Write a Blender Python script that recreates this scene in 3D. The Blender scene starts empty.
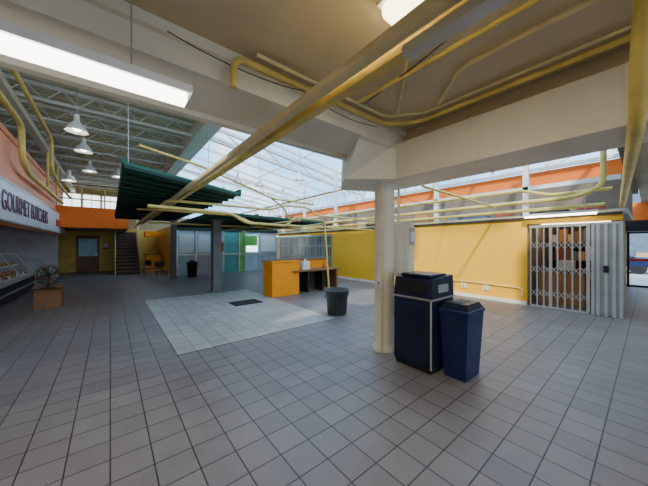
import bpy, bmesh, math, random
from mathutils import Vector, Matrix
random.seed(7)
S = bpy.context.scene

# ---------------------------------------------------------------- materials
def mat(name, col, rough=0.6, metal=0.0, var=0.12, scale=3.0, bump=0.0, emit=None, estr=0.0, dirt=None, spec=0.4):
    m = bpy.data.materials.new(name); m.use_nodes = True
    nt = m.node_tree; N = nt.nodes; L = nt.links
    b = N['Principled BSDF']
    b.inputs['Roughness'].default_value = rough
    b.inputs['Metallic'].default_value = metal
    b.inputs['Specular IOR Level'].default_value = spec
    tc = N.new('ShaderNodeTexCoord')
    nz = N.new('ShaderNodeTexNoise'); nz.inputs['Scale'].default_value = scale
    nz.inputs['Detail'].default_value = 5
    L.new(tc.outputs['Object'], nz.inputs['Vector'])
    r = N.new('ShaderNodeValToRGB')
    c = Vector(col)
    lo = c*(1-var); hi = c*(1+var)
    if dirt: lo = Vector(dirt)
    r.color_ramp.elements[0].position = 0.3; r.color_ramp.elements[0].color = (*lo, 1)
    r.color_ramp.elements[1].position = 0.62; r.color_ramp.elements[1].color = (*[min(1, x) for x in hi], 1)
    L.new(nz.outputs['Fac'], r.inputs['Fac'])
    L.new(r.outputs['Color'], b.inputs['Base Color'])
    if bump:
        bp = N.new('ShaderNodeBump'); bp.inputs['Strength'].default_value = bump
        bp.inputs['Distance'].default_value = 0.01
        L.new(nz.outputs['Fac'], bp.inputs['Height']); L.new(bp.outputs['Normal'], b.inputs['Normal'])
    if emit:
        b.inputs['Emission Color'].default_value = (*emit, 1)
        b.inputs['Emission Strength'].default_value = estr
    return m

def glassmat(name, tint=(0.9, 0.95, 1), refl=0.08):
    m = bpy.data.materials.new(name); m.use_nodes = True
    nt = m.node_tree; N = nt.nodes; L = nt.links
    N.remove(N['Principled BSDF'])
    t = N.new('ShaderNodeBsdfTransparent'); t.inputs[0].default_value = (*tint, 1)
    g = N.new('ShaderNodeBsdfGlossy'); g.inputs['Roughness'].default_value = 0.05
    mx = N.new('ShaderNodeMixShader'); mx.inputs[0].default_value = refl
    L.new(t.outputs[0], mx.inputs[1]); L.new(g.outputs[0], mx.inputs[2])
    L.new(mx.outputs[0], N['Material Output'].inputs['Surface'])
    return m

def tilemat(name, c1, c2, mortar, size, rough):
    m = bpy.data.materials.new(name); m.use_nodes = True
    nt = m.node_tree; N = nt.nodes; L = nt.links
    b = N['Principled BSDF']; tc = N.new('ShaderNodeTexCoord')
    br = N.new('ShaderNodeTexBrick'); br.offset = 0; br.squash = 1
    br.inputs['Scale'].default_value = 1
    br.inputs['Brick Width'].default_value = size; br.inputs['Row Height'].default_value = size
    br.inputs['Mortar Size'].default_value = 0.0048
    br.inputs['Mortar Smooth'].default_value = 0.2
    br.inputs['Color1'].default_value = (*c1, 1); br.inputs['Color2'].default_value = (*c2, 1)
    br.inputs['Mortar'].default_value = (*mortar, 1)
    L.new(tc.outputs['Object'], br.inputs['Vector'])
    nz = N.new('ShaderNodeTexNoise'); nz.inputs['Scale'].default_value = 0.55; nz.inputs['Detail'].default_value = 9
    nz.inputs['Roughness'].default_value = 0.7
    L.new(tc.outputs['Object'], nz.inputs['Vector'])
    r = N.new('ShaderNodeValToRGB')
    r.color_ramp.elements[0].position = 0.3; r.color_ramp.elements[0].color = (0.66, 0.65, 0.65, 1)
    r.color_ramp.elements[1].position = 0.65; r.color_ramp.elements[1].color = (1.05, 1.04, 1.04, 1)
    L.new(nz.outputs['Fac'], r.inputs['Fac'])
    mx = N.new('ShaderNodeMixRGB'); mx.blend_type = 'MULTIPLY'; mx.inputs[0].default_value = 1
    L.new(br.outputs['Color'], mx.inputs[1]); L.new(r.outputs['Color'], mx.inputs[2])
    L.new(mx.outputs[0], b.inputs['Base Color'])
    mr = N.new('ShaderNodeMapRange'); mr.inputs[3].default_value = rough-0.1; mr.inputs[4].default_value = rough+0.15
    L.new(nz.outputs['Fac'], mr.inputs[0]); L.new(mr.outputs[0], b.inputs['Roughness'])
    bp = N.new('ShaderNodeBump'); bp.inputs['Strength'].default_value = 0.5; bp.inputs['Distance'].default_value = 0.003
    bp.invert = True
    L.new(br.outputs['Fac'], bp.inputs['Height']); L.new(bp.outputs['Normal'], b.inputs['Normal'])
    return m

M_floor = tilemat('floor_tile', (0.212, 0.196, 0.196), (0.252, 0.234, 0.232), (0.030, 0.026, 0.026), 0.245, 0.40)
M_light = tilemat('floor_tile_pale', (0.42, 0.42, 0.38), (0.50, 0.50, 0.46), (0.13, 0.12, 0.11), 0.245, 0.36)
M_ceil = mat('ceiling_paint', (0.62, 0.52, 0.35), 0.8, var=0.1, scale=1.2, bump=0.1)
M_beam = mat('cream_paint', (0.80, 0.75, 0.62), 0.6, var=0.07, scale=2, bump=0.1)
M_box = mat('duct_paint', (0.86, 0.82, 0.71), 0.55, var=0.06, scale=2)
M_col = mat('column_paint', (0.80, 0.76, 0.65), 0.5, var=0.08, scale=4, bump=0.1)
M_yel = mat('yellow_wall_paint', (0.93, 0.49, 0.035), 0.6, var=0.04, scale=0.8, spec=0.2)
M_pipe = mat('yellow_pipe_paint', (0.70, 0.55, 0.15), 0.4, var=0.15, scale=5)
M_pipe2 = mat('pale_pipe_paint', (0.72, 0.62, 0.34), 0.45, var=0.1, scale=5)
M_org = mat('orange_paint', (0.90, 0.20, 0.03), 0.6, var=0.06, scale=1, spec=0.2)
M_salm = mat('salmon_paint', (0.88, 0.34, 0.18), 0.55, var=0.06, scale=1)
M_orgc = mat('counter_orange', (0.95, 0.33, 0.01), 0.5, var=0.05, spec=0.2)
M_green = mat('dark_green_canopy', (0.016, 0.125, 0.080), 0.7, var=0.2)
M_greenf = mat('canopy_frame', (0.005, 0.030, 0.020), 0.6)
M_white = mat('white_steel', (0.80, 0.81, 0.80), 0.5, var=0.05)
M_grey = mat('grey_metal', (0.42, 0.43, 0.43), 0.4, metal=0.5, var=0.08)
M_alu = mat('aluminium', (0.66, 0.66, 0.63), 0.35, metal=0.6, var=0.05)
M_pole = mat('grey_pole_paint', (0.13, 0.14, 0.15), 0.5)
M_navy = mat('navy_plastic', (0.008, 0.014, 0.040), 0.32, var=0.2, bump=0.02)
M_blue = mat('blue_plastic', (0.007, 0.016, 0.085), 0.35, var=0.15)
M_black = mat('black_plastic', (0.012, 0.012, 0.014), 0.5, var=0.2)
M_bin = mat('rubber_grey', (0.04, 0.045, 0.05), 0.55)
M_deck = mat('roof_deck', (0.74, 0.69, 0.55), 0.7)
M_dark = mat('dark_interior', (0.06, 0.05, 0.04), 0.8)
M_shop = mat('shop_grey', (0.45, 0.45, 0.47), 0.7)
M_sign = mat('sign_white', (0.78, 0.80, 0.86), 0.45, var=0.04)
M_ink = mat('sign_letters', (0.14, 0.05, 0.07), 0.5)
M_red = mat('red_paint', (0.6, 0.05, 0.05), 0.5)
M_brown = mat('brown_wood', (0.20, 0.09, 0.04), 0.5, var=0.2, scale=8)
M_card = mat('cardboard', (0.26, 0.13, 0.06), 0.8)
M_meat = mat('meat', (0.50, 0.10, 0.07), 0.4, var=0.6, scale=14)
M_bread = mat('baked_goods', (0.65, 0.38, 0.16), 0.6, var=0.3, scale=14)
M_teal = mat('teal_panel', (0.10, 0.42, 0.38), 0.5)
M_lime = mat('lime_panel', (0.18, 0.55, 0.12), 0.5)
M_ltblue = mat('pale_blue_panel', (0.42, 0.58, 0.66), 0.5)
M_buff = mat('buff_wall', (0.36, 0.27, 0.14), 0.7)
M_mezz = mat('mezzanine_wall', (0.20, 0.15, 0.11), 0.8)
M_byel = mat('back_yellow', (0.70, 0.47, 0.10), 0.6)
M_conc = mat('outside_paving', (0.5, 0.48, 0.45), 0.8)
M_lamp = mat('tube_emitter', (1, 1, 1), 0.5, var=0, emit=(1.0, 0.96, 0.88), estr=9)
M_warm = mat('warm_emitter', (1, 1, 1), 0.5, var=0, emit=(1.0, 0.84, 0.50), estr=7)
M_cool = mat('cool_emitter', (1, 1, 1), 0.5, var=0, emit=(0.85, 0.94, 1.0), estr=3)
M_glass = glassmat('skylight_glass', (0.88, 0.95, 1.0), 0.03)
M_glass2 = glassmat('case_glass', (0.92, 0.96, 0.96), 0.05)
M_merch = []
for i, c in enumerate([(0.4, 0.08, 0.05), (0.5, 0.35, 0.2), (0.12, 0.16, 0.22), (0.6, 0.56, 0.5), (0.2, 0.1, 0.06), (0.45, 0.2, 0.06)]):
    M_merch.append(mat('goods_%d' % i, c, 0.6))

# ---------------------------------------------------------------- mesh builder
class MB:
    def __init__(s): s.v = []; s.f = []; s.m = []; s.mats = []; s.sm = []
    def mi(s, m):
        if m not in s.mats: s.mats.append(m)
        return s.mats.index(m)
    def add(s, vs, fs, m, smooth=False):
        o = len(s.v); s.v += [tuple(v) for v in vs]; i = s.mi(m)
        for f in fs: s.f.append(tuple(o+k for k in f)); s.m.append(i); s.sm.append(smooth)
    def box(s, x0, x1, y0, y1, z0, z1, m, bev=0.0):
        if x0 > x1: x0, x1 = x1, x0
        if y0 > y1: y0, y1 = y1, y0
        if bev > 0:
            bm = bmesh.new(); bmesh.ops.create_cube(bm, size=1)
            for v in bm.verts:
                v.co = Vector(((x0+x1)/2+v.co.x*(x1-x0), (y0+y1)/2+v.co.y*(y1-y0), (z0+z1)/2+v.co.z*(z1-z0)))
            bmesh.ops.bevel(bm, geom=bm.edges[:], offset=bev, segments=2, affect='EDGES', profile=0.6)
            bm.verts.index_update()
            s.add([v.co[:] for v in bm.verts], [[v.index for v in f.verts] for f in bm.faces], m)
            bm.free(); return
        s.add([(x0,y0,z0),(x1,y0,z0),(x1,y1,z0),(x0,y1,z0),(x0,y0,z1),(x1,y0,z1),(x1,y1,z1),(x0,y1,z1)],
              [(0,3,2,1),(4,5,6,7),(0,1,5,4),(1,2,6,5),(2,3,7,6),(3,0,4,7)], m)
    def hexa(s, b, t, m):
        s.add(list(b)+list(t), [(0,3,2,1),(4,5,6,7),(0,1,5,4),(1,2,6,5),(2,3,7,6),(3,0,4,7)], m)
    def quad(s, pts, m): s.add(pts, [tuple(range(len(pts)))], m)
    def bar(s, a, b, w, m, h=None):
        a = Vector(a); b = Vector(b); h = h or w
        d = (b-a).normalized(); up = Vector((0,0,1))
        if abs(d.z) > 0.95: up = Vector((0,1,0))
        r = d.cross(up).normalized()*w/2; u = r.cross(d).normalized()*h/2
        s.add([a-r-u,a+r-u,a+r+u,a-r+u,b-r-u,b+r-u,b+r+u,b-r+u],
              [(0,1,2,3),(4,7,6,5),(0,4,5,1),(1,5,6,2),(2,6,7,3),(3,7,4,0)], m)
    def lathe(s, cx, cy, prof, m, n=24, smooth=True, cap=True):
        vs = []; fs = []
        for (r, z) in prof:
            for k in range(n):
                a = 2*math.pi*k/n; vs.append((cx+r*math.cos(a), cy+r*math.sin(a), z))
        for j in range(len(prof)-1):
            for k in range(n):
                k2 = (k+1) % n
                fs.append((j*n+k, j*n+k2, (j+1)*n+k2, (j+1)*n+k))
        s.add(vs, fs, m, smooth)
        if cap:
            for j, rev in ((0, True), (len(prof)-1, False)):
                if prof[j][0] > 1e-4:
                    ring = vs[j*n:(j+1)*n]
                    s.add(ring, [tuple(range(n))[::-1] if rev else tuple(range(n))], m)
    def tube(s, pts, r, m, n=10, fil=0.1, fl=0):
        P = [Vector(p) for p in pts]; Q = [P[0]]
        for i in range(1, len(P)-1):
            a, b, c = P[i-1], P[i], P[i+1]
            d1 = (a-b); d2 = (c-b); f = min(fil, d1.length*0.45, d2.length*0.45)
            p1 = b+d1.normalized()*f; p2 = b+d2.normalized()*f
            for t in (0, .25, .5, .75, 1): Q.append(p1.lerp(b, t).lerp(b.lerp(p2, t), t))
        Q.append(P[-1])
        vs = []; fs = []
        up = None
        for i, p in enumerate(Q):
            d = (Q[min(i+1, len(Q)-1)]-Q[max(i-1, 0)]).normalized()
            if up is None:
                up = Vector((0,0,1)) if abs(d.z) < .9 else Vector((1,0,0))
            x = d.cross(up).normalized(); up = x.cross(d).normalized()
            for k in range(n):
                a = 2*math.pi*k/n; vs.append(p+x*r*math.cos(a)+up*r*math.sin(a))
        for j in range(len(Q)-1):
            for k in range(n):
                k2 = (k+1) % n; fs.append((j*n+k, j*n+k2, (j+1)*n+k2, (j+1)*n+k))
        s.add(vs, fs, m, True)
        s.add(vs[:n], [tuple(range(n))[::-1]], m); s.add(vs[-n:], [tuple(range(n))], m)
        if fl:
            for i in range(len(P)-1):
                a, b = P[i], P[i+1]; Ln = (b-a).length; k = int(Ln//fl)
                for j in range(1, k+1):
                    c = a.lerp(b, j/(k+1)); d = (b-a).normalized()*0.05
                    s.tube([c-d, c+d], r*1.2, m, n=n)
    def ball(s, c, r, m, sc=(1,1,1)):
        bm = bmesh.new(); bmesh.ops.create_icosphere(bm, subdivisions=2, radius=r)
        vs = [(c[0]+v.co.x*sc[0], c[1]+v.co.y*sc[1], c[2]+v.co.z*sc[2]) for v in bm.verts]
        bm.verts.index_update()
        s.add(vs, [[v.index for v in f.verts] for f in bm.faces], m, True); bm.free()
    def out(s, name, parent=None):
        me = bpy.data.meshes.new(name); me.from_pydata(s.v, [], s.f)
        for m in s.mats: me.materials.append(m)
        for i, p in enumerate(me.polygons): p.material_index = s.m[i]; p.use_smooth = s.sm[i]
        me.update(); o = bpy.data.objects.new(name, me); S.collection.objects.link(o)
        if parent: o.parent = parent
        return o

def empty(name):
    e = bpy.data.objects.new(name, None); S.collection.objects.link(e); return e

# ---------------------------------------------------------------- shell
b = MB(); b.box(-7, 15.2, -9, 26, -0.12, 0, M_floor); b.out('floor')
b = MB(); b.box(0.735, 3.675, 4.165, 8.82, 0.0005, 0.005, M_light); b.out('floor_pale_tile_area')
b = MB(); b.box(15.2, 60, -30, 30, -0.14, -0.02, M_conc); b.out('ground_outside')

b = MB(); b.box(-7, 3.6, -9, 2.8, 3.1, 3.25, M_ceil)
b.box(3.6, 15.2, -9, 0.2, 3.1, 3.25, M_ceil); b.out('ceiling')
b = MB(); b.box(-7, 3.3, 2.15, 2.8, 2.85, 3.1, M_beam)
b.box(-7, 3.3, 2.10, 2.15, 3.02, 3.1, M_beam)
b.box(-7, 3.3, 2.78, 2.86, 2.80, 3.2, M_beam); b.out('ceiling_beam')
b = MB()
z0, z1 = 2.44, 2.90
b.hexa([(2.98,-6,z0),(3.62,-6,z0),(3.62,2.85,z0),(2.98,2.15,z0)], [(2.98,-6,z1),(3.62,-6,z1),(3.62,2.85,z1),(2.98,2.15,z1)], M_box)
b.hexa([(2.98,2.15,z0),(3.62,2.85,z0),(2.9,3.15,z0),(2.45,2.6,z0)], [(2.98,2.15,z1),(3.62,2.85,z1),(2.75,2.95,z1),(2.35,2.2,z1)], M_box)
for y in (1.2, 0.1, -1.2):
    b.box(2.972, 3.63, y-0.012, y+0.012, z0-0.008, z1+0.006, M_box)
b.box(3.15, 3.6, -6, 2.6, z1, 3.1, M_ceil)
b.out('boxed_ceiling_duct')

b = MB()
b.lathe(3.19, 2.50, [(0.18,0),(0.18,0.04),(0.155,0.08),(0.145,0.12),(0.145,2.38),(0.16,2.40),(0.16,2.44)], M_col, 32)
b.out('round_column')
b = MB()
b.box(3.35, 3.47, 2.18, 2.44, 1.08, 1.88, M_col, 0.008)
b.box(3.33, 3.35, 2.20, 2.42, 1.12, 1.84, M_white)
b.box(3.35, 3.47, 2.17, 2.18, 1.55, 1.80, M_grey)
b.box(3.36, 3.46, 2.165, 2.18, 1.60, 1.74, M_white)
b.tube([(3.40,2.40,1.88),(3.40,2.40,2.44)], 0.018, M_col)
b.out('electrical_panel')
b = MB(); b.tube([(3.02,2.42,0.0),(3.02,2.42,2.44)], 0.012, M_pipe2); b.out('conduit')
b = MB(); b.box(2.97,3.01,2.40,2.46,0.95,1.06,M_white,0.005); b.box(2.965,2.97,2.42,2.44,0.98,1.03,M_red); b.out('call_button')

XA, ZA, XB, ZB = 2.5, 6.3, 11.2, 4.95
def rz(x): return ZA+(ZB-ZA)*(x-XA)/(XB-XA)
b = MB(); b.box(-7, XA, 2.8, 26, 6.0, 6.1, M_deck)
y = 2.95
while y < 26:
    b.box(-7, XA, y, y+0.11, 5.95, 6.0, M_deck); y += 0.25
b.out('ceiling_hall_deck')
b = MB()
for y in [4.4+1.5*i for i in range(14)]:
    b.box(-7, 2.3, y-0.05, y+0.05, 5.84, 5.93, M_white); b.box(-7, 2.3, y-0.04, y+0.04, 5.46, 5.53, M_white)
    x = -7; up = True
    while x < 2.2:
        b.bar((x,y,5.5 if up else 5.88), (x+0.35,y,5.88 if up else 5.5), 0.03, M_white); x += 0.35; up = not up
b.out('roof_joists')
b = MB()
b.box(XA-.16, XA+.16, 2.9, 25.6, 5.30, 6.25, M_box)
b.box(XA-.24, XA+.24, 2.9, 25.6, 5.26, 5.30, M_white)
b.box(-2.1, -1.9, 2.9, 25.6, 5.25, 5.45, M_box)
b.out('roof_girder')
b = MB(); b.quad([(XA,0.3,ZA),(XB,0.3,ZB),(XB,26,ZB),(XA,26,ZA)], M_glass); b.out('window_1')
b = MB()
y = 0.3
while y < 26.1:
    b.bar((XA,y,ZA-0.08),(XB,y,ZB-0.08), 0.06, M_white, 0.10); y += 1.6
for k in range(5):
    x = XA+(XB-XA)*k/4; b.bar((x,0.3,rz(x)-0.06),(x,26,rz(x)-0.06), 0.06, M_white, 0.06)
b.out('skylight_frame')
b = MB()
lo = lambda x: 5.55+(4.35-5.55)*(x-XA)/(XB-XA)
for y in (5.3, 10.3, 15.3, 20.3):
    b.bar((XA,y,ZA-0.25),(XB,y,ZB-0.25), 0.11, M_white, 0.11)
    b.bar((XA,y,5.55),(XB,y,4.35), 0.10, M_white, 0.10)
    n = 10
    for k in range(n):
        xa = XA+(XB-XA)*k/n; xb = XA+(XB-XA)*(k+1)/n
        if k % 2: b.bar((xa,y,rz(xa)-0.25),(xb,y,lo(xb)), 0.055, M_white)
        else: b.bar((xa,y,lo(xa)),(xb,y,rz(xb)-0.25), 0.055, M_white)
for X, zl, zh in ((10.8, 4.0, 4.7),):
    b.bar((X,0.4,zl),(X,25.7,zl), 0.10, M_white); b.bar((X,0.4,zh),(X,25.7,zh), 0.10, M_white)
    y = 0.4; up = True
    while y < 25:
        b.bar((X,y,zl if up else zh),(X,y+0.7,zh if up else zl), 0.065, M_white); y += 0.7; up = not up
b.out('roof_truss')

# left side
b = MB()
b.box(-1.95, -1.8, 3.0, 18, 2.0, 4.07, M_salm)
b.box(-1.8, -1.77, 3.0, 18, 3.98, 4.1, M_salm)
b.box(-4.6, -1.95, 3.0, 18, 2.95, 3.05, M_shop)
b.box(-1.95, -1.8, -9, 3.0, 0, 3.1, M_buff)
b.box(-7, -6.9, 3, 26, 0, 6.1, M_buff)
b.out('wall_left')
b = MB(); b.box(-4.7, -4.6, 3, 18, 0, 2.95, M_shop)
b.box(-4.6,-1.95, 17.9, 18.0, 0, 2.95, M_shop)
b.box(-4.6,-1.95, 2.9, 3.0, 0, 2.95, M_shop)
for y in range(4, 18, 2):
    b.box(-4.6, -4.2, y, y+1.6, 1.2, 1.25, M_white); b.box(-4.6, -4.55, y, y+1.6, 1.3, 2.3, M_white)
b.out('wall_shop_interior')
sg = empty('butcher_shop_sign')
b = MB(); b.box(-1.79, -1.70, 5, 17.9, 2.06, 2.92, M_sign); b.box(-1.79,-1.69,5,17.9,2.88,2.93,M_grey); b.box(-1.79,-1.69,5,17.9,2.04,2.08,M_grey)
b.out('sign_board', sg)
def text(t, loc, size, rot, m, parent, sx=1.0, ext=0.006):
    c = bpy.data.curves.new(t[:12].lower().replace(' ', '_')+'_letters', 'FONT'); c.body = t; c.size = size; c.extrude = ext
    o = bpy.data.objects.new(c.name, c); o.location = loc; o.rotation_euler = rot; o.scale = (sx,1,1)
    c.materials.append(m); S.collection.objects.link(o); o.parent = parent; return o
text('GOURMET BUTCHERS', (-1.685, 8.15, 2.28), 0.60, (math.pi/2,0,math.pi/2), M_ink, sg, 0.84)
text('meats', (-1.685, 15.0, 2.32), 0.6, (math.pi/2,0,math.pi/2), M_red, sg, 1.2)

# refrigerated display
b = MB()
b.box(-3.0, -2.12, 5.5, 13.5, 0, 0.12, M_black)
b.box(-3.05, -2.05, 5.5, 13.5, 0.12, 0.50, M_black)
b.box(-2.06, -2.04, 5.5, 13.5, 0.50, 0.60, M_alu)
b.box(-2.05, -2.03, 5.5, 13.5, 0.26, 0.30, M_grey)
b.box(-3.05, -2.10, 5.5, 13.5, 0.50, 0.58, M_white)
b.box(-3.05, -2.95, 5.5, 13.5, 0.62, 1.30, M_alu)
b.box(-3.05, -2.50, 5.5, 13.5, 1.24, 1.29, M_alu)
for y in [5.5+1.6*i for i in range(6)]:
    yy = min(y, 13.46); b.bar((-2.07,yy+.02,0.58),(-2.50,yy+.02,1.26), 0.025, M_alu)
b.quad([(-2.06,5.5,0.60),(-2.06,13.5,0.60),(-2.50,13.5,1.26),(-2.50,5.5,1.26)], M_glass2)
b.box(-2.9,-2.42,5.5,13.5,0.88,0.90,M_white)
for i in range(52):
    y = 5.65+i*0.15
    m = [M_meat, M_meat, M_bread, M_sign, M_meat, M_lime, M_bread][i % 7]
    b.ball((-2.28, y, 0.63), 0.075, m, (1.3,0.8,0.6)); b.ball((-2.5, y+.05, 0.66), 0.075, M_meat if i % 3 else M_bread, (1.3,0.8,0.8))
    b.ball((-2.52, y, 0.94), 0.065, M_bread if i % 3 else M_meat, (1.2,0.9,0.7))
for i in range(10): b.box(-2.17,-2.15,5.8+i*.75,5.92+i*.75,0.6,0.69,M_sign)
b.out('meat_display_case')
b = MB(); b.box(-3.9,-3.7,5,16,2.86,2.94,M_white); b.box(-3.88,-3.72,5.1,15.9,2.80,2.86,M_cool); b.out('fluorescent_fixture')

b = MB()
b.box(-1.42,-0.95,9.2,9.75,0,0.46,M_card,0.01)
b.quad([(-1.42,9.2,0.461),(-0.95,9.2,0.461),(-0.90,9.02,0.52),(-1.45,9.02,0.52)],M_card)
b.quad([(-1.42,9.75,0.461),(-0.95,9.75,0.461),(-0.92,9.93,0.50),(-1.45,9.93,0.50)],M_card)
b.box(-1.25,-1.13,9.19,9.76,0.462,0.465,M_merch[1])
b.out('cardboard_box')
b = MB()
cx, cy, cz = -1.2, 9.45, 0.80
b.lathe(cx, cy, [(0.15,0.467),(0.15,0.49),(0.03,0.51),(0.02,0.60)], M_black, 20)
def ring(R, yo, r=0.008):
    pts = [(cx+R*math.cos(a*math.pi/12), cy+yo, cz+R*math.sin(a*math.pi/12)) for a in range(25)]
    b.tube(pts, r, M_black, 6, 0.01)
for R in (0.07,0.13,0.20): ring(R,-0.06,0.006)
ring(0.24,0); ring(0.2,0.05,0.006)
for k in range(12):
    a = k*math.pi/6; c, s_ = math.cos(a), math.sin(a)
    b.bar((cx+.03*c,cy-.07,cz+.03*s_),(cx+.24*c,cy,cz+.24*s_),0.006,M_black); b.bar((cx+.03*c,cy+.06,cz+.03*s_),(cx+.24*c,cy,cz+.24*s_),0.006,M_black)
for k in range(4):
    a = k*math.pi/2+.4
    b.quad([(cx+.02*math.cos(a),cy,cz+.02*math.sin(a)),(cx+.2*math.cos(a-.3),cy-.02,cz+.2*math.sin(a-.3)),(cx+.21*math.cos(a),cy,cz+.21*math.sin(a)),(cx+.2*math.cos(a+.3),cy+.02,cz+.2*math.sin(a+.3))], M_brown)
b.tube([(cx,cy-.05,cz),(cx,cy+.10,cz)],0.045,M_black,12)
b.tube([(cx,cy+.08,cz),(cx,cy+.05,0.59)],0.018,M_black,8)
b.out('table_fan')

# back
b = MB()
b.box(-7, 0.7, 16.0, 16.15, 2.33, 3.26, M_org)
b.box(-7, 0.7, 16.15, 20.5, 2.33, 2.5, M_buff); b.box(0.6,0.7,16.15,20.5,2.33,3.26,M_org)
b.out('trim_balcony_fascia')
b = MB()
for x in [-5.8+0.8*i for i in range(9)]: b.tube([(x,16.07,3.26),(x,16.07,4.1)],0.03,M_pipe)
for z in (3.6,3.85,4.1): b.tube([(-6.8,16.07,z),(0.65,16.07,z)],0.03,M_pipe)
b.out('balcony_railing')
b = MB()
b.box(-7, 2.5, 20.5, 20.7, 0, 2.5, M_byel)
b.box(-7, 11.3, 25.8, 26, 0, 3.9, M_buff)
b.box(-7, XA, 25.8, 26, 3.9, 6.1, M_buff)
b.box(-7, 0.7, 20.5, 20.6, 2.5, 3.2, M_buff)
b.box(2.4, 2.5, 15.2, 20.5, 0, 2.5, M_byel)
b.out('wall_back')
b = MB()
for i in range(5):
    x = -3.6+i*1.05
    b.box(x, x+0.9, 25.7, 25.78, 4.1, 5.2, M_cool); b.box(x-.06,x+.96,25.72,25.79,4.04,5.26,M_white); b.box(x+.43,x+.47,25.66,25.8,4.1,5.2,M_white)
b.out('window_2')
b = MB()
for i in range(13):
    b.box(0.25, 1.25, 17.2+i*0.25, 20.45, i*0.18, (i+1)*0.18-0.03, M_dark); b.box(0.22,1.28,17.17+i*0.25,17.5+i*.25 if i < 11 else 20.45,(i+1)*.18-.03,(i+1)*.18,M_brown)
b.tube([(0.2,17.2,0.9),(0.2,20.2,3.1)],0.03,M_pipe); b.tube([(1.3,17.2,0.9),(1.3,20.2,3.1)],0.03,M_pipe)
for X in (0.2,1.3):
    for i in range(4): b.tube([(X,17.2+i,0),(X,17.2+i,0.9+i*.733)],0.02,M_pipe)
b.out('staircase')
b = MB()
b.box(-1.5,-0.5,20.42,20.49,0,2.1,M_brown); b.box(-1.4,-0.6,20.40,20.42,0.9,1.9,M_ltblue); b.box(-0.62,-0.58,20.35,20.42,0.9,1.1,M_alu)
b.out('door_1')
b = MB()
b.box(-0.35,-0.05,20.44,20.49,1.3,1.7,M_red); b.box(-0.32,-0.08,20.43,20.44,1.4,1.66,M_sign); b.out('notice_board')
b = MB()
b.box(1.55,2.25,17.6,18.2,0,1.0,M_orgc,0.01); b.box(1.5,2.3,17.55,18.25,1.0,1.05,M_brown); b.box(1.6,1.65,17.6,17.65,1.05,2.0,M_orgc); b.box(2.2,2.25,17.6,17.65,1.05,2.0,M_orgc); b.box(1.5,2.3,17.5,18.2,2.0,2.3,M_orgc)
b.out('kiosk')

b = MB()
X = 2.6
segs = [(0.9,M_ltblue),(0.8,M_shop),(0.6,M_ltblue),(0.9,M_teal),(0.35,M_lime),(0.9,M_ltblue),(1.2,M_shop)]
for w, m in segs:
    b.box(X, X+w, 15.0, 15.1, 0, 2.3, m); b.box(X-0.03, X+0.03, 14.93, 15.0, 0, 2.3, M_alu)
    b.box(X, X+w, 14.95, 15.0, 1.02, 1.07, M_alu)
    if m in (M_ltblue, M_shop):
        b.box(X+.1, X+w-.1, 14.97, 15.0, 1.15, 2.1, M_cool if m is M_ltblue and X > 5 else M_white)
    X += w
b.box(2.5, 8.3, 14.95, 15.15, 2.3, 2.5, M_greenf)
b.box(6.1, 6.9, 14.9, 14.95, 1.5, 2.1, M_lime); b.box(4.3,4.9,14.9,14.95,1.2,1.7,M_red)
b.out('shop_front')

b = MB()
b.box(8.36, 8.50, 2.0, 9.7, 0, 2.2, M_yel)
b.box(8.36, 8.50, 9.7, 15, 2.08, 2.2, M_yel)
b.box(8.36, 8.50, 0.36, 2.0, 2.08, 2.2, M_yel)
b.out('wall_right')
b = MB(); b.box(8.335, 8.36, 2.0, 9.7, 0, 0.09, M_beam); b.out('baseboard_right')
b = MB(); b.box(8.3, 8.36, 0.36, 14.9, 2.2, 2.26, M_dark); b.box(8.3,8.5,0.36,14.9,2.26,2.3,M_pipe2); b.out('trim_1')
b = MB()
b.box(8.5, 11.2, 0.3, 15, 2.22, 2.34, M_shop)
b.box(11.0, 11.15, 0.3, 26, 2.34, 3.5, M_mezz)
b.box(10.95, 11.15, 0.3, 26, 3.45, 3.95, M_org)
b.box(11.0, 11.15, 0.7, 26, 0, 2.22, M_mezz)
b.box(8.5, 11.0, 1.97, 2.05, 0, 2.2, M_mezz); b.box(8.5,11.0,9.62,9.7,0,2.2,M_mezz)
b.hexa([(8.45,.36,0),(15,.58,0),(15,.64,0),(8.45,.42,0)],[(8.45,.36,2.3),(15,.58,2.3),(15,.64,2.3),(8.45,.42,2.3)],M_buff)
b.box(3.62, 11.2, 0.2, 0.3, 2.95, 4.6, M_mezz)
b.out('wall_mezzanine')
b = MB(); b.quad([(11.1,0.3,3.95),(11.1,26,3.95),(11.1,26,4.95),(11.1,0.3,4.95)], M_glass)
b.quad([(XA,25.9,3.9),(11.1,25.9,3.9),(11.1,25.9,4.95),(XA,25.9,ZA)], M_glass); b.out('window_3')
b = MB()
for y in [0.5+1.6*i for i in range(16)]: b.box(11.02,11.12,y-.04,y+.04,3.95,4.95,M_white)
for x in [2.6+1.4*i for i in range(7)]: b.box(x-.04,x+.04,25.82,25.9,3.9,rz(x),M_white)
b.box(XA,11.1,25.82,25.9,4.6,4.68,M_white)
b.out('window_frame')
b = MB()
for y in (2.1, 4.6, 7.2, 9.8, 12.5, 14.9): b.box(8.62,8.74,y-.06,y+.06,2.34,rz(8.7)-.1,M_white)
b.bar((8.68,0.4,3.05),(8.68,15,3.05),0.12,M_white,0.1)
b.out('white_posts')
b = MB()
y = 0.7
while y < 14.5:
    w = random.uniform(.3,.8); h = random.uniform(.15,.6); m = random.choice(M_merch+[M_black,M_black,M_dark])
    x = random.uniform(9.2,9.9)
    b.box(x,x+.5,y,y+w,2.341,2.34+h,m,0.015); y += w+random.uniform(.02,.4)
b.out('stored_boxes')

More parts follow.
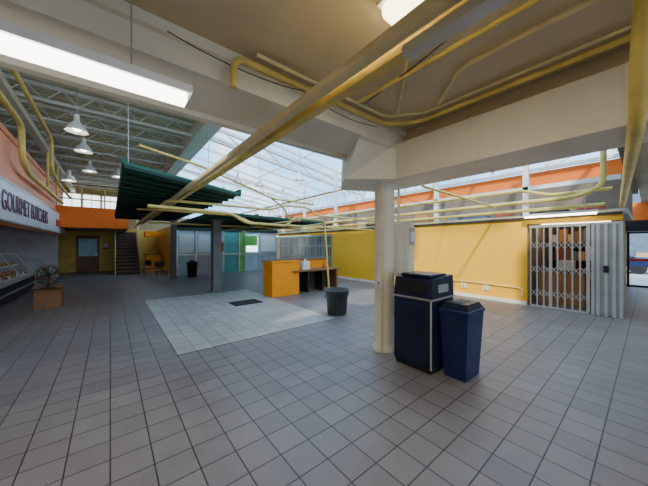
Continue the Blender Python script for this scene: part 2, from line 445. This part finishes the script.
def gate(name, y0, y1, X, H=1.98, parent=None):
    b = MB(); n = int(round((y1-y0)/0.13)); dy = (y1-y0)/n
    for i in range(n+1):
        y = y0+i*dy; w = 0.028 if i % 5 else 0.06
        b.box(X-.015, X+.015, y-w/2, y+w/2, 0.03, H, M_alu)
    for i in range(n):
        y = y0+i*dy
        for z in (0.35,0.95,1.55):
            b.bar((X-.02,y,z-.1),(X-.02,y+dy,z+.1),0.012,M_alu); b.bar((X+.02,y,z+.1),(X+.02,y+dy,z-.1),0.012,M_alu)
    b.box(X-.04,X+.04,y0-.03,y1+.03,H,H+.07,M_alu); b.box(X-.03,X+.03,y0,y1,0,0.03,M_alu)
    return b.out(name)
gate('folding_gate', 0.88, 1.93, 8.40)
gate('folding_gate', 9.8, 14.8, 8.40)
b = MB()
for y in (0.38, 0.48, 0.60, 0.72, 0.80): b.box(8.33,8.40,y-.025,y+.025,0,2.03,M_alu)
b.box(8.36,8.38,0.38,0.80,0.02,2.0,M_grey); b.box(8.32,8.41,0.36,0.82,2.0,2.05,M_alu)
b.box(8.31,8.33,0.56,0.64,0.95,1.10,M_black)
b.out('stacked_gate_panel')
b = MB()
for z in (0.1,0.6,1.1,1.6):
    b.box(9.9,10.4,0.6,1.9,z,z+.03,M_brown)
    y = .62
    while y < 1.7:
        w = random.uniform(.08,.2); b.box(9.95,10.3,y,y+w,z+.03,z+random.uniform(.2,.42),random.choice(M_merch)); y += w+.01
b.box(10.38,10.42,.6,1.9,0,2.05,M_brown); b.box(9.9,10.4,.57,.6,0,2.05,M_brown); b.box(9.9,10.4,1.9,1.93,0,2.05,M_brown)
b.out('shop_shelving')
b = MB(); b.box(9.0,9.6,1.0,1.9,0,0.85,M_merch[5],0.01); b.box(8.95,9.65,.95,1.93,.85,.9,M_brown); b.box(9.1,9.3,1.2,1.5,.9,1.15,M_merch[3]); b.out('shop_counter')
b = MB(); b.box(9.3,9.5,0.6,1.9,2.11,2.15,M_warm); b.box(9.25,9.55,.55,1.93,2.15,2.20,M_white); b.out('shop_light')

b = MB(); b.box(15.0,15.2,-9,-2.5,0,3.1,M_buff); b.box(15.0,15.2,-2.5,0.7,2.05,2.45,M_black); b.box(15.0,15.2,-2.5,0.7,2.45,3.1,M_org)
b.box(15.0,15.2,0.56,0.7,0,2.05,M_buff); b.out('wall_entrance')
b = MB()
for y in (-2.44,-1.7,-.95,-.2,.48): b.box(15.03,15.13,y,y+.07,0,2.04,M_black)
for z in (0.0,1.97): b.box(15.03,15.13,-2.44,.56,z,z+.07,M_black)
b.box(15.02,15.1,-2.4,.5,0.95,1.05,M_red)
b.quad([(15.08,-2.44,0),(15.08,.5,0),(15.08,.5,2.0),(15.08,-2.44,2.0)],M_glass2); b.out('door_2')
b = MB(); b.box(32,36,-20,20,0,7,M_merch[1])
for y in range(-18,18,3):
    for z in (1,4): b.box(31.95,32,y,y+1.6,z,z+1.7,M_merch[2])
b.out('building_outside')
b = MB()
b.box(22,23.8,-0.4,3.6,.35,.85,M_blue,.12); b.box(22.15,23.65,.5,2.9,.85,1.4,M_merch[2],.15)
for yy in (.4,2.8):
    for xx in (22.02,23.6):
        bpts=[(xx,yy,.31),(xx+.18,yy,.31)]; b.tube(bpts,.33,M_black,18)
b.out('parked_car')

b = MB(); b.box(-1.9,15.2,-9.1,-9,0,0.5,M_buff); b.box(-1.9,15.2,-9.1,-9,2.9,3.1,M_buff)
for x in range(-2,16,3): b.box(x-.1,x+.1,-9.1,-9,0.5,2.9,M_buff)
b.out('wall_front')

# ---------------------------------------------------------------- canopy
b = MB()
def slats(x0, x1, yf0, yf1, yb, z, step, wid):
    n = int((yb-max(yf0,yf1))/step)
    for i in range(n+1):
        t = i*step
        ya = yf0+t*(yb-yf0)/(n*step); yc = yf1+t*(yb-yf1)/(n*step)
        b.hexa([(x0,ya,z-.05),(x1,yc,z-.05),(x1,yc+wid,z-.05),(x0,ya+wid,z-.05)],[(x0,ya,z),(x1,yc,z),(x1,yc+wid,z),(x0,ya+wid,z)],M_greenf)
    b.hexa([(x0,yf0,z),(x1,yf1,z),(x1,yb,z),(x0,yb,z)],[(x0,yf0,z+.04),(x1,yf1,z+.04),(x1,yb,z+.04),(x0,yb,z+.04)],M_green)
slats(0.16, 2.45, 4.95, 6.2, 14.8, 2.76, 0.45, 0.07)
for x in (0.17,2.42): b.bar((x,4.98+(x-.16)*.52,2.83),(x,14.8,2.83),0.05,M_green,0.10)
slats(2.45, 6.9, 7.6, 8.4, 14.2, 2.45, 0.6, 0.07)
for x in (2.5,3.9,5.3,6.65): b.bar((x,8.35,2.56),(x,14.2,2.56),0.06,M_green,0.08)
for (x,y,z) in ((.3,7,2.84),(2.2,8,2.84),(.3,13,2.84)): b.bar((x,y,z),(x,y,5.45),0.012,M_grey)
b.out('slatted_canopy')
def pole(x,y,w,h,name='canopy_post'):
    b = MB(); b.box(x-w/2,x+w/2,y-w/2,y+w/2,0.006,h,M_pole,0.01); b.box(x-w*.8,x+w*.8,y-w*.8,y+w*.8,0,0.03,M_pole); b.box(x-w*.7,x+w*.7,y-w*.7,y+w*.7,h-.04,h,M_pole)
    b.out(name)
pole(2.76,9.15,0.26,2.39); pole(2.3,14.0,0.22,2.70)

# ---------------------------------------------------------------- pipes
b = MB()
b.tube([(1.13,-3,2.62),(1.13,19,2.62)],0.045,M_pipe2,14)
for y in (-1.5,0.5): b.bar((1.13,y,2.65),(1.13,y,3.09),0.012,M_grey)
b.out('overhead_pipe')
b = MB()
b.box(1.20,1.27,-3,16,2.57,2.62,M_pipe); b.box(1.21,1.26,-3,16,2.62,2.64,M_pipe2); b.box(1.16,1.24,-3,0.80,2.52,2.57,M_alu); b.out('cable_tray')
b = MB()
b.tube([(2.88,-4,3.03),(2.88,1.75,3.03),(2.6,2.05,3.03),(0.75,2.05,3.03),(0.75,2.05,2.78)],0.026,M_pipe,12,0.12)
b.tube([(0.9,1.95,3.05),(2.5,1.95,3.05),(2.78,1.6,3.05),(2.78,-4,3.05)],0.016,M_pipe2,8)
b.tube([(0.3,-1,3.06),(0.9,0.4,3.06),(2.6,1.85,3.06)],0.015,M_pipe2,8,0.05)
b.tube([(2.3,-0.8,3.05),(2.3,1.0,3.05),(2.7,1.4,3.05)],0.022,M_pipe2,8)
b.tube([(2.0,-3,3.03),(2.0,1.9,3.03)],0.02,M_pipe,8)
b.out('ceiling_pipes')
b = MB()
b.tube([(2.50,.02,3.09),(2.6,0.04,2.75),(2.88,0.06,2.38),(8.22,0.36,2.36)],0.045,M_pipe,12,0.15)
b.out('branch_pipe')
b = MB()
b.tube([(0.5,5.4,2.22),(2.0,5.6,2.22),(2.35,5.7,2.05),(3.6,6.0,2.05),(3.9,6.1,2.3),(5.2,6.4,2.3),(5.4,6.4,0)],0.03,M_pipe,10,0.15)
b.tube([(0.6,9.0,2.55),(0.9,7.0,2.35),(2.6,7.0,2.35),(3.1,7.0,2.15),(8.2,7.0,2.15)],0.03,M_pipe,10,0.2)
b.tube([(0.9,14,2.45),(0.9,6.1,2.45),(3.2,6.1,2.45),(3.6,6.1,2.6),(4.4,6.1,2.6),(4.7,6.2,2.42),(8.1,6.2,2.42)],0.028,M_pipe,10,0.2)
b.tube([(4.2,14.8,2.25),(4.2,6.3,2.25)],0.03,M_pipe,10); b.tube([(5.9,14.8,2.3),(5.9,6.3,2.3)],0.03,M_pipe,10)
b.tube([(1.0,10.5,2.3),(8.2,10.5,2.3)],0.03,M_pipe,10)
b.tube([(0.35,5.0,3.1),(1.3,5.2,3.0),(2.4,5.4,2.75),(2.9,5.5,2.62),(4.2,5.6,2.62)],0.022,M_pipe,10,.2)
b.tube([(2.9,5.5,2.62),(3.3,5.6,2.45),(3.6,5.9,2.2),(4.1,6.2,2.3)],0.022,M_pipe,10,.25)
b.out('sprinkler_pipes')
b = MB()
b.tube([(8.2,14.7,2.42),(8.2,2.2,2.42),(8.2,0.6,2.42)],0.045,M_pipe,10,0.15,fl=3)
b.tube([(8.1,14.7,2.62),(8.1,1.05,2.62),(8.1,0.62,2.8),(8.1,0.62,3.7),(8.1,0.8,3.95),(8.1,1.2,3.95)],0.05,M_pipe,12,0.2,fl=3)
b.tube([(8.25,9,2.95),(8.25,2.1,2.95),(8.25,1.5,2.75),(8.25,0.5,2.75)],0.04,M_pipe,10,0.15)
b.tube([(4.4,2.6,2.62),(8.0,2.6,2.55)],0.025,M_pipe,10)
b.tube([(4.0,1.2,2.78),(4.0,14,2.78)],0.022,M_pipe,10)
b.tube([(7.9,14.7,2.9),(7.9,3.2,2.9),(8.4,3.2,2.9)],0.03,M_pipe,10,.15)
b.out('heating_pipes')
b = MB()
b.tube([(8.33,4.2,0.45),(8.33,3.2,0.45),(8.33,2.1,0.42),(8.33,2.1,0.2)],0.022,M_pipe,8,0.08)
b.out('wall_conduit')
for y,z in ((3.55,0.32),(2.95,0.32),(4.35,0.30)):
    b = MB(); b.box(8.31,8.358,y-.07,y+.07,z-.06,z+.06,M_white,0.005); b.box(8.305,8.312,y-.02,y+.02,z-.03,z+.03,M_grey); b.out('wall_socket')
b = MB()
b.tube([(-1.6,4.0,4.35),(-1.6,9.2,4.35),(-1.6,9.2,3.55),(-1.6,9.9,3.35),(-1.6,15.9,3.35)],0.06,M_pipe,12,0.3)
b.tube([(-1.35,4.0,4.7),(-1.35,11.2,4.7),(-1.35,11.2,3.8),(-1.35,12.5,3.6),(-1.35,15.9,3.6)],0.045,M_pipe,12,0.3)
b.tube([(-2.4,4.0,4.9),(-2.4,15.9,4.9)],0.07,M_pipe2,12)
b.tube([(-3,4.0,4.7),(-3,15.9,4.7)],0.05,M_pipe2,12)
b.tube([(-1.6,12.5,3.35),(-1.6,12.5,4.6)],0.04,M_pipe,10); b.tube([(-1.6,14.5,3.35),(-1.6,14.5,4.6)],0.04,M_pipe,10)
b.out('heating_main')
b = MB()
def cable(a, c, sag, r=0.006, n=10):
    a = Vector(a); c = Vector(c)
    b.tube([a.lerp(c, i/n)+Vector((0,0,-sag*4*(i/n)*(1-i/n))) for i in range(n+1)], r, M_black, 6, 0.02)
cable((0.3,2.06,3.0),(1.4,2.06,3.0),0.05,.004); cable((1.4,2.06,3.0),(2.5,2.06,2.97),0.06,.004)
cable((1.6,-.3,3.07),(2.1,1.9,3.05),0.04,.005); cable((3.7,2.95,2.6),(8.0,4.0,2.8),0.15)
cable((3.66,2.8,2.48),(3.66,-1,2.48),0.02,0.012)
b.out('hanging_cables')

# ---------------------------------------------------------------- light fixtures
b = MB()
b.box(-1.75,0.43,1.93,2.06,2.575,2.62,M_white); b.box(-1.73,0.41,1.92,2.07,2.56,2.575,M_white)
b.box(-1.72,0.40,1.94,2.05,2.51,2.56,M_lamp)
for x in (-1.4,0.1): b.bar((x,2.0,2.62),(x,2.0,3.09),0.01,M_grey)
b.out('fluorescent_fixture')
b = MB()
b.box(1.30,1.57,0.78,1.08,3.05,3.1,M_white); b.box(1.32,1.55,0.80,1.06,2.97,3.05,M_warm,0.02); b.out('unseen_fill_fixture')
for (x,y) in ((0,-4),(2.0,-3),(7,-3)):
    b = MB(); b.box(x-.6,x+.6,y-.1,y+.1,3.04,3.1,M_white); b.box(x-.58,x+.58,y-.08,y+.08,2.98,3.04,M_lamp); b.out('unseen_fill_fixture')  # unseen glowing fixtures added behind the camera as fill
b = MB(); b.box(8.05,8.15,0.7,2.0,2.26,2.31,M_white); b.box(8.06,8.14,.72,1.98,2.22,2.26,M_lamp)
for yy in (.9,1.8): b.bar((8.1,yy,2.31),(8.1,yy,2.56),.01,M_grey)
b.out('fluorescent_fixture')
def pendant(x,y,z,top,m=M_lamp,k=1.0):
    b = MB()
    b.lathe(x,y,[(0.22*k,z),(0.20*k,z+.04),(0.13*k,z+.17),(0.06*k,z+.24),(0.05*k,z+.34)],M_white,20,cap=False)
    b.lathe(x,y,[(0.05*k,z+.34),(0.05*k,z+.40)],M_white,12)
    b.ball((x,y,z+.08),0.085*k,m); b.bar((x,y,z+.38),(x,y,top),0.014,M_grey); b.out('pendant_lamp')
pendant(-0.62,8.6,4.25,5.45); pendant(-0.62,10.7,4.35,5.45); pendant(-0.62,13.7,4.4,5.45); pendant(-1.2,13.7,3.95,5.45); pendant(0.25,14.6,4.5,5.45)
for (x,y) in ((4.2,11),(5.2,11),(4.6,14),(6,9)): pendant(x,y,4.2,rz(x)-.1,M_cool,0.9)

# ---------------------------------------------------------------- orange counter
b = MB()
b.box(3.68,4.62,6.95,7.02,0.006,1.03,M_orgc); b.box(3.68,3.75,7.02,7.5,0.006,1.03,M_orgc); b.box(4.55,4.62,7.02,7.5,0,0.75,M_orgc)
b.box(3.75,6.25,7.5,7.57,0.0,1.03,M_orgc); b.box(6.18,6.25,6.95,7.5,0,0.72,M_brown)
b.box(3.65,6.28,7.46,7.62,1.03,1.07,M_brown)
b.box(3.65,4.65,6.92,7.10,1.03,1.07,M_orgc)
b.box(4.4,6.28,6.88,7.5,0.70,0.75,M_brown)
for x in (5.0,5.6): b.box(x,x+.05,7.0,7.5,0,0.70,M_black)
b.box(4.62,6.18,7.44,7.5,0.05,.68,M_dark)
b.out('service_counter')
b = MB(); b.box(4.80,5.06,6.98,7.16,0.752,1.02,M_white,0.01); b.box(4.83,5.03,6.97,6.98,0.85,0.98,M_sign); b.tube([(4.93,7.07,1.02),(4.93,7.07,1.1)],.03,M_white); b.out('paper_dispenser')
b = MB(); b.lathe(5.75,7.1,[(0.04,0.752),(0.045,0.86),(0.02,0.90),(0.02,0.95)],M_red,14); b.out('sauce_bottle')

b = MB(); b.box(2.45,3.2,6.55,7.1,0.006,0.02,M_black,0.004)
for i in range(8): b.box(2.5,3.15,6.6+i*.06,6.62+i*.06,0.02,0.025,M_bin)
b.out('floor_mat')

b = MB()
b.lathe(3.98,4.45,[(0.21,0),(0.215,0.02),(0.25,0.50),(0.275,0.51),(0.28,0.56),(0.255,0.565),(0.24,0.50),(0.20,0.05),(0.0,0.04)],M_bin,32)
for s_ in (-1,1): b.tube([(3.98+s_*.27,4.37,.46),(3.98+s_*.31,4.39,.40),(3.98+s_*.31,4.51,.40),(3.98+s_*.27,4.53,.46)],.012,M_bin,6,.02)
b.out('trash_bin')
b = MB(); b.lathe(3.1,14.0,[(0.2,0),(0.24,0.65),(0.26,0.66),(0.26,0.70),(0.1,0.8),(0,0.82)],M_black,20); b.out('trash_bin')
def chair(x,y,r):
    b = MB()
    b.box(-.2,.2,-.2,.2,.43,.46,M_black,.008); b.box(-.2,.2,.17,.2,.6,.85,M_black,.008)
    for sx in (-.18,.18):
        b.bar((sx,.18,0),(sx,.19,.85),.025,M_grey); b.bar((sx,-.18,0),(sx,-.18,.43),.025,M_grey)
    o = b.out('cafe_chair'); o.location = (x,y,0); o.rotation_euler = (0,0,r)
chair(1.7,13.0,.4); chair(1.5,14.6,2.2)

# ---------------------------------------------------------------- navy bins
b = MB()
x0,x1,y0,y1 = 2.95,3.5,1.62,2.16
b.box(x0+.02,x1-.02,y0+.02,y1-.02,0,0.05,M_black)
b.box(x0,x1,y0,y1,0.05,0.88,M_navy,0.02)
b.box(x0-.01,x1+.01,y0-.01,y1+.01,0.88,0.90,M_grey)
b.hexa([(x0,y0,.90),(x1,y0,.90),(x1,y1,.90),(x0,y1,.90)],[(x0+.03,y0+.01,1.13),(x1,y0+.01,1.16),(x1,y1-.01,1.16),(x0+.03,y1-.01,1.13)],M_navy)
b.box(x0-.004,x0+.03,y0+.09,y1-.09,0.96,1.08,M_black)
b.box(x0+.08,x1-.08,y0+.06,y1-.06,1.14,1.18,M_navy,0.012)
b.box(x0-.006,x0,y0+.0,y0+.02,0.06,.88,M_alu)
b.box(x0-.006,x0,y0+.03,y1-.03,0.80,.82,M_blue)
b.box(x0-.006,x0,y0+.10,y0+.16,0.45,.53,M_black)
b.box(x0+.15,x1-.15,y0-.004,y0+.01,0.96,1.06,M_grey)
b.out('recycling_station')
b = MB()
x0,x1,y0,y1 = 3.06,3.50,1.26,1.585
t = .04
b.hexa([(x0+t,y0+t,0),(x1-t,y0+t,0),(x1-t,y1-t,0),(x0+t,y1-t,0)],[(x0,y0,.76),(x1,y0,.76),(x1,y1,.76),(x0,y1,.76)],M_blue)
b.box(x0-.012,x1+.012,y0-.012,y1+.012,0.76,0.80,M_blue,0.008)
b.hexa([(x0,y0,.80),(x1,y0,.80),(x1,y1,.80),(x0,y1,.80)],[(x0+.06,y0+.03,.87),(x1-.06,y0+.03,.87),(x1-.06,y1-.03,.87),(x0+.06,y1-.03,.87)],M_navy)
b.box(x0+.09,x1-.09,y0+.11,y1-.11,.868,.875,M_black)
b.box(x0-.002,x0+.02,y0+.1,y1-.1,.60,.68,M_navy)
b.out('slim_trash_bin')

# ---------------------------------------------------------------- lighting
def area(name, loc, sx, sy, e, col, rot=(0,0,0)):
    l = bpy.data.lights.new(name,'AREA'); l.shape='RECTANGLE'; l.size=sx; l.size_y=sy; l.energy=e; l.color=col
    o = bpy.data.objects.new(name,l); o.location=loc; o.rotation_euler=rot; S.collection.objects.link(o)
area('fluorescent_light',(-.65,1.995,2.50),2.0,.10,28,(1,.96,.9))
area('ceiling_lamp_light',(1.43,.93,2.96),.22,.25,16,(1,.87,.65))
for i,(x,y) in enumerate(((0,-4),(2.0,-3),(7,-3))): area('unseen_fill_light_%d'%i,(x,y,2.97),1.1,.15,35,(1,.97,.93))  # added fill lamps, out of view, brightening the space under the low ceiling
sun = bpy.data.lights.new('sun','SUN'); sun.energy=4.5; sun.angle=0.05; sun.color=(1,.94,.82)
so = bpy.data.objects.new('sun',sun); S.collection.objects.link(so)
d = Vector((0.70,0.28,-0.50)); so.rotation_euler = d.to_track_quat('-Z','Y').to_euler()

w = bpy.data.worlds.new('World'); S.world = w; w.use_nodes = True
N = w.node_tree.nodes; L = w.node_tree.links; bg = N['Background']
tc = N.new('ShaderNodeTexCoord'); nz = N.new('ShaderNodeTexNoise'); nz.inputs['Scale'].default_value=3; nz.inputs['Detail'].default_value=6
r = N.new('ShaderNodeValToRGB'); r.color_ramp.elements[0].position=.40; r.color_ramp.elements[0].color=(.24,.58,1,1); r.color_ramp.elements[1].position=.68; r.color_ramp.elements[1].color=(.95,.97,1,1)
L.new(tc.outputs['Generated'],nz.inputs['Vector']); L.new(nz.outputs['Fac'],r.inputs['Fac']); L.new(r.outputs['Color'],bg.inputs['Color'])
bg.inputs['Strength'].default_value = 3.3

c = bpy.data.cameras.new('camera'); c.sensor_width=36; c.lens=264/648*36; c.shift_y=0.003; c.clip_start=.05
co = bpy.data.objects.new('camera',c); co.location=(0,0,1.55); co.rotation_euler=(math.pi/2,0,-math.radians(39)); S.collection.objects.link(co)
S.camera = co
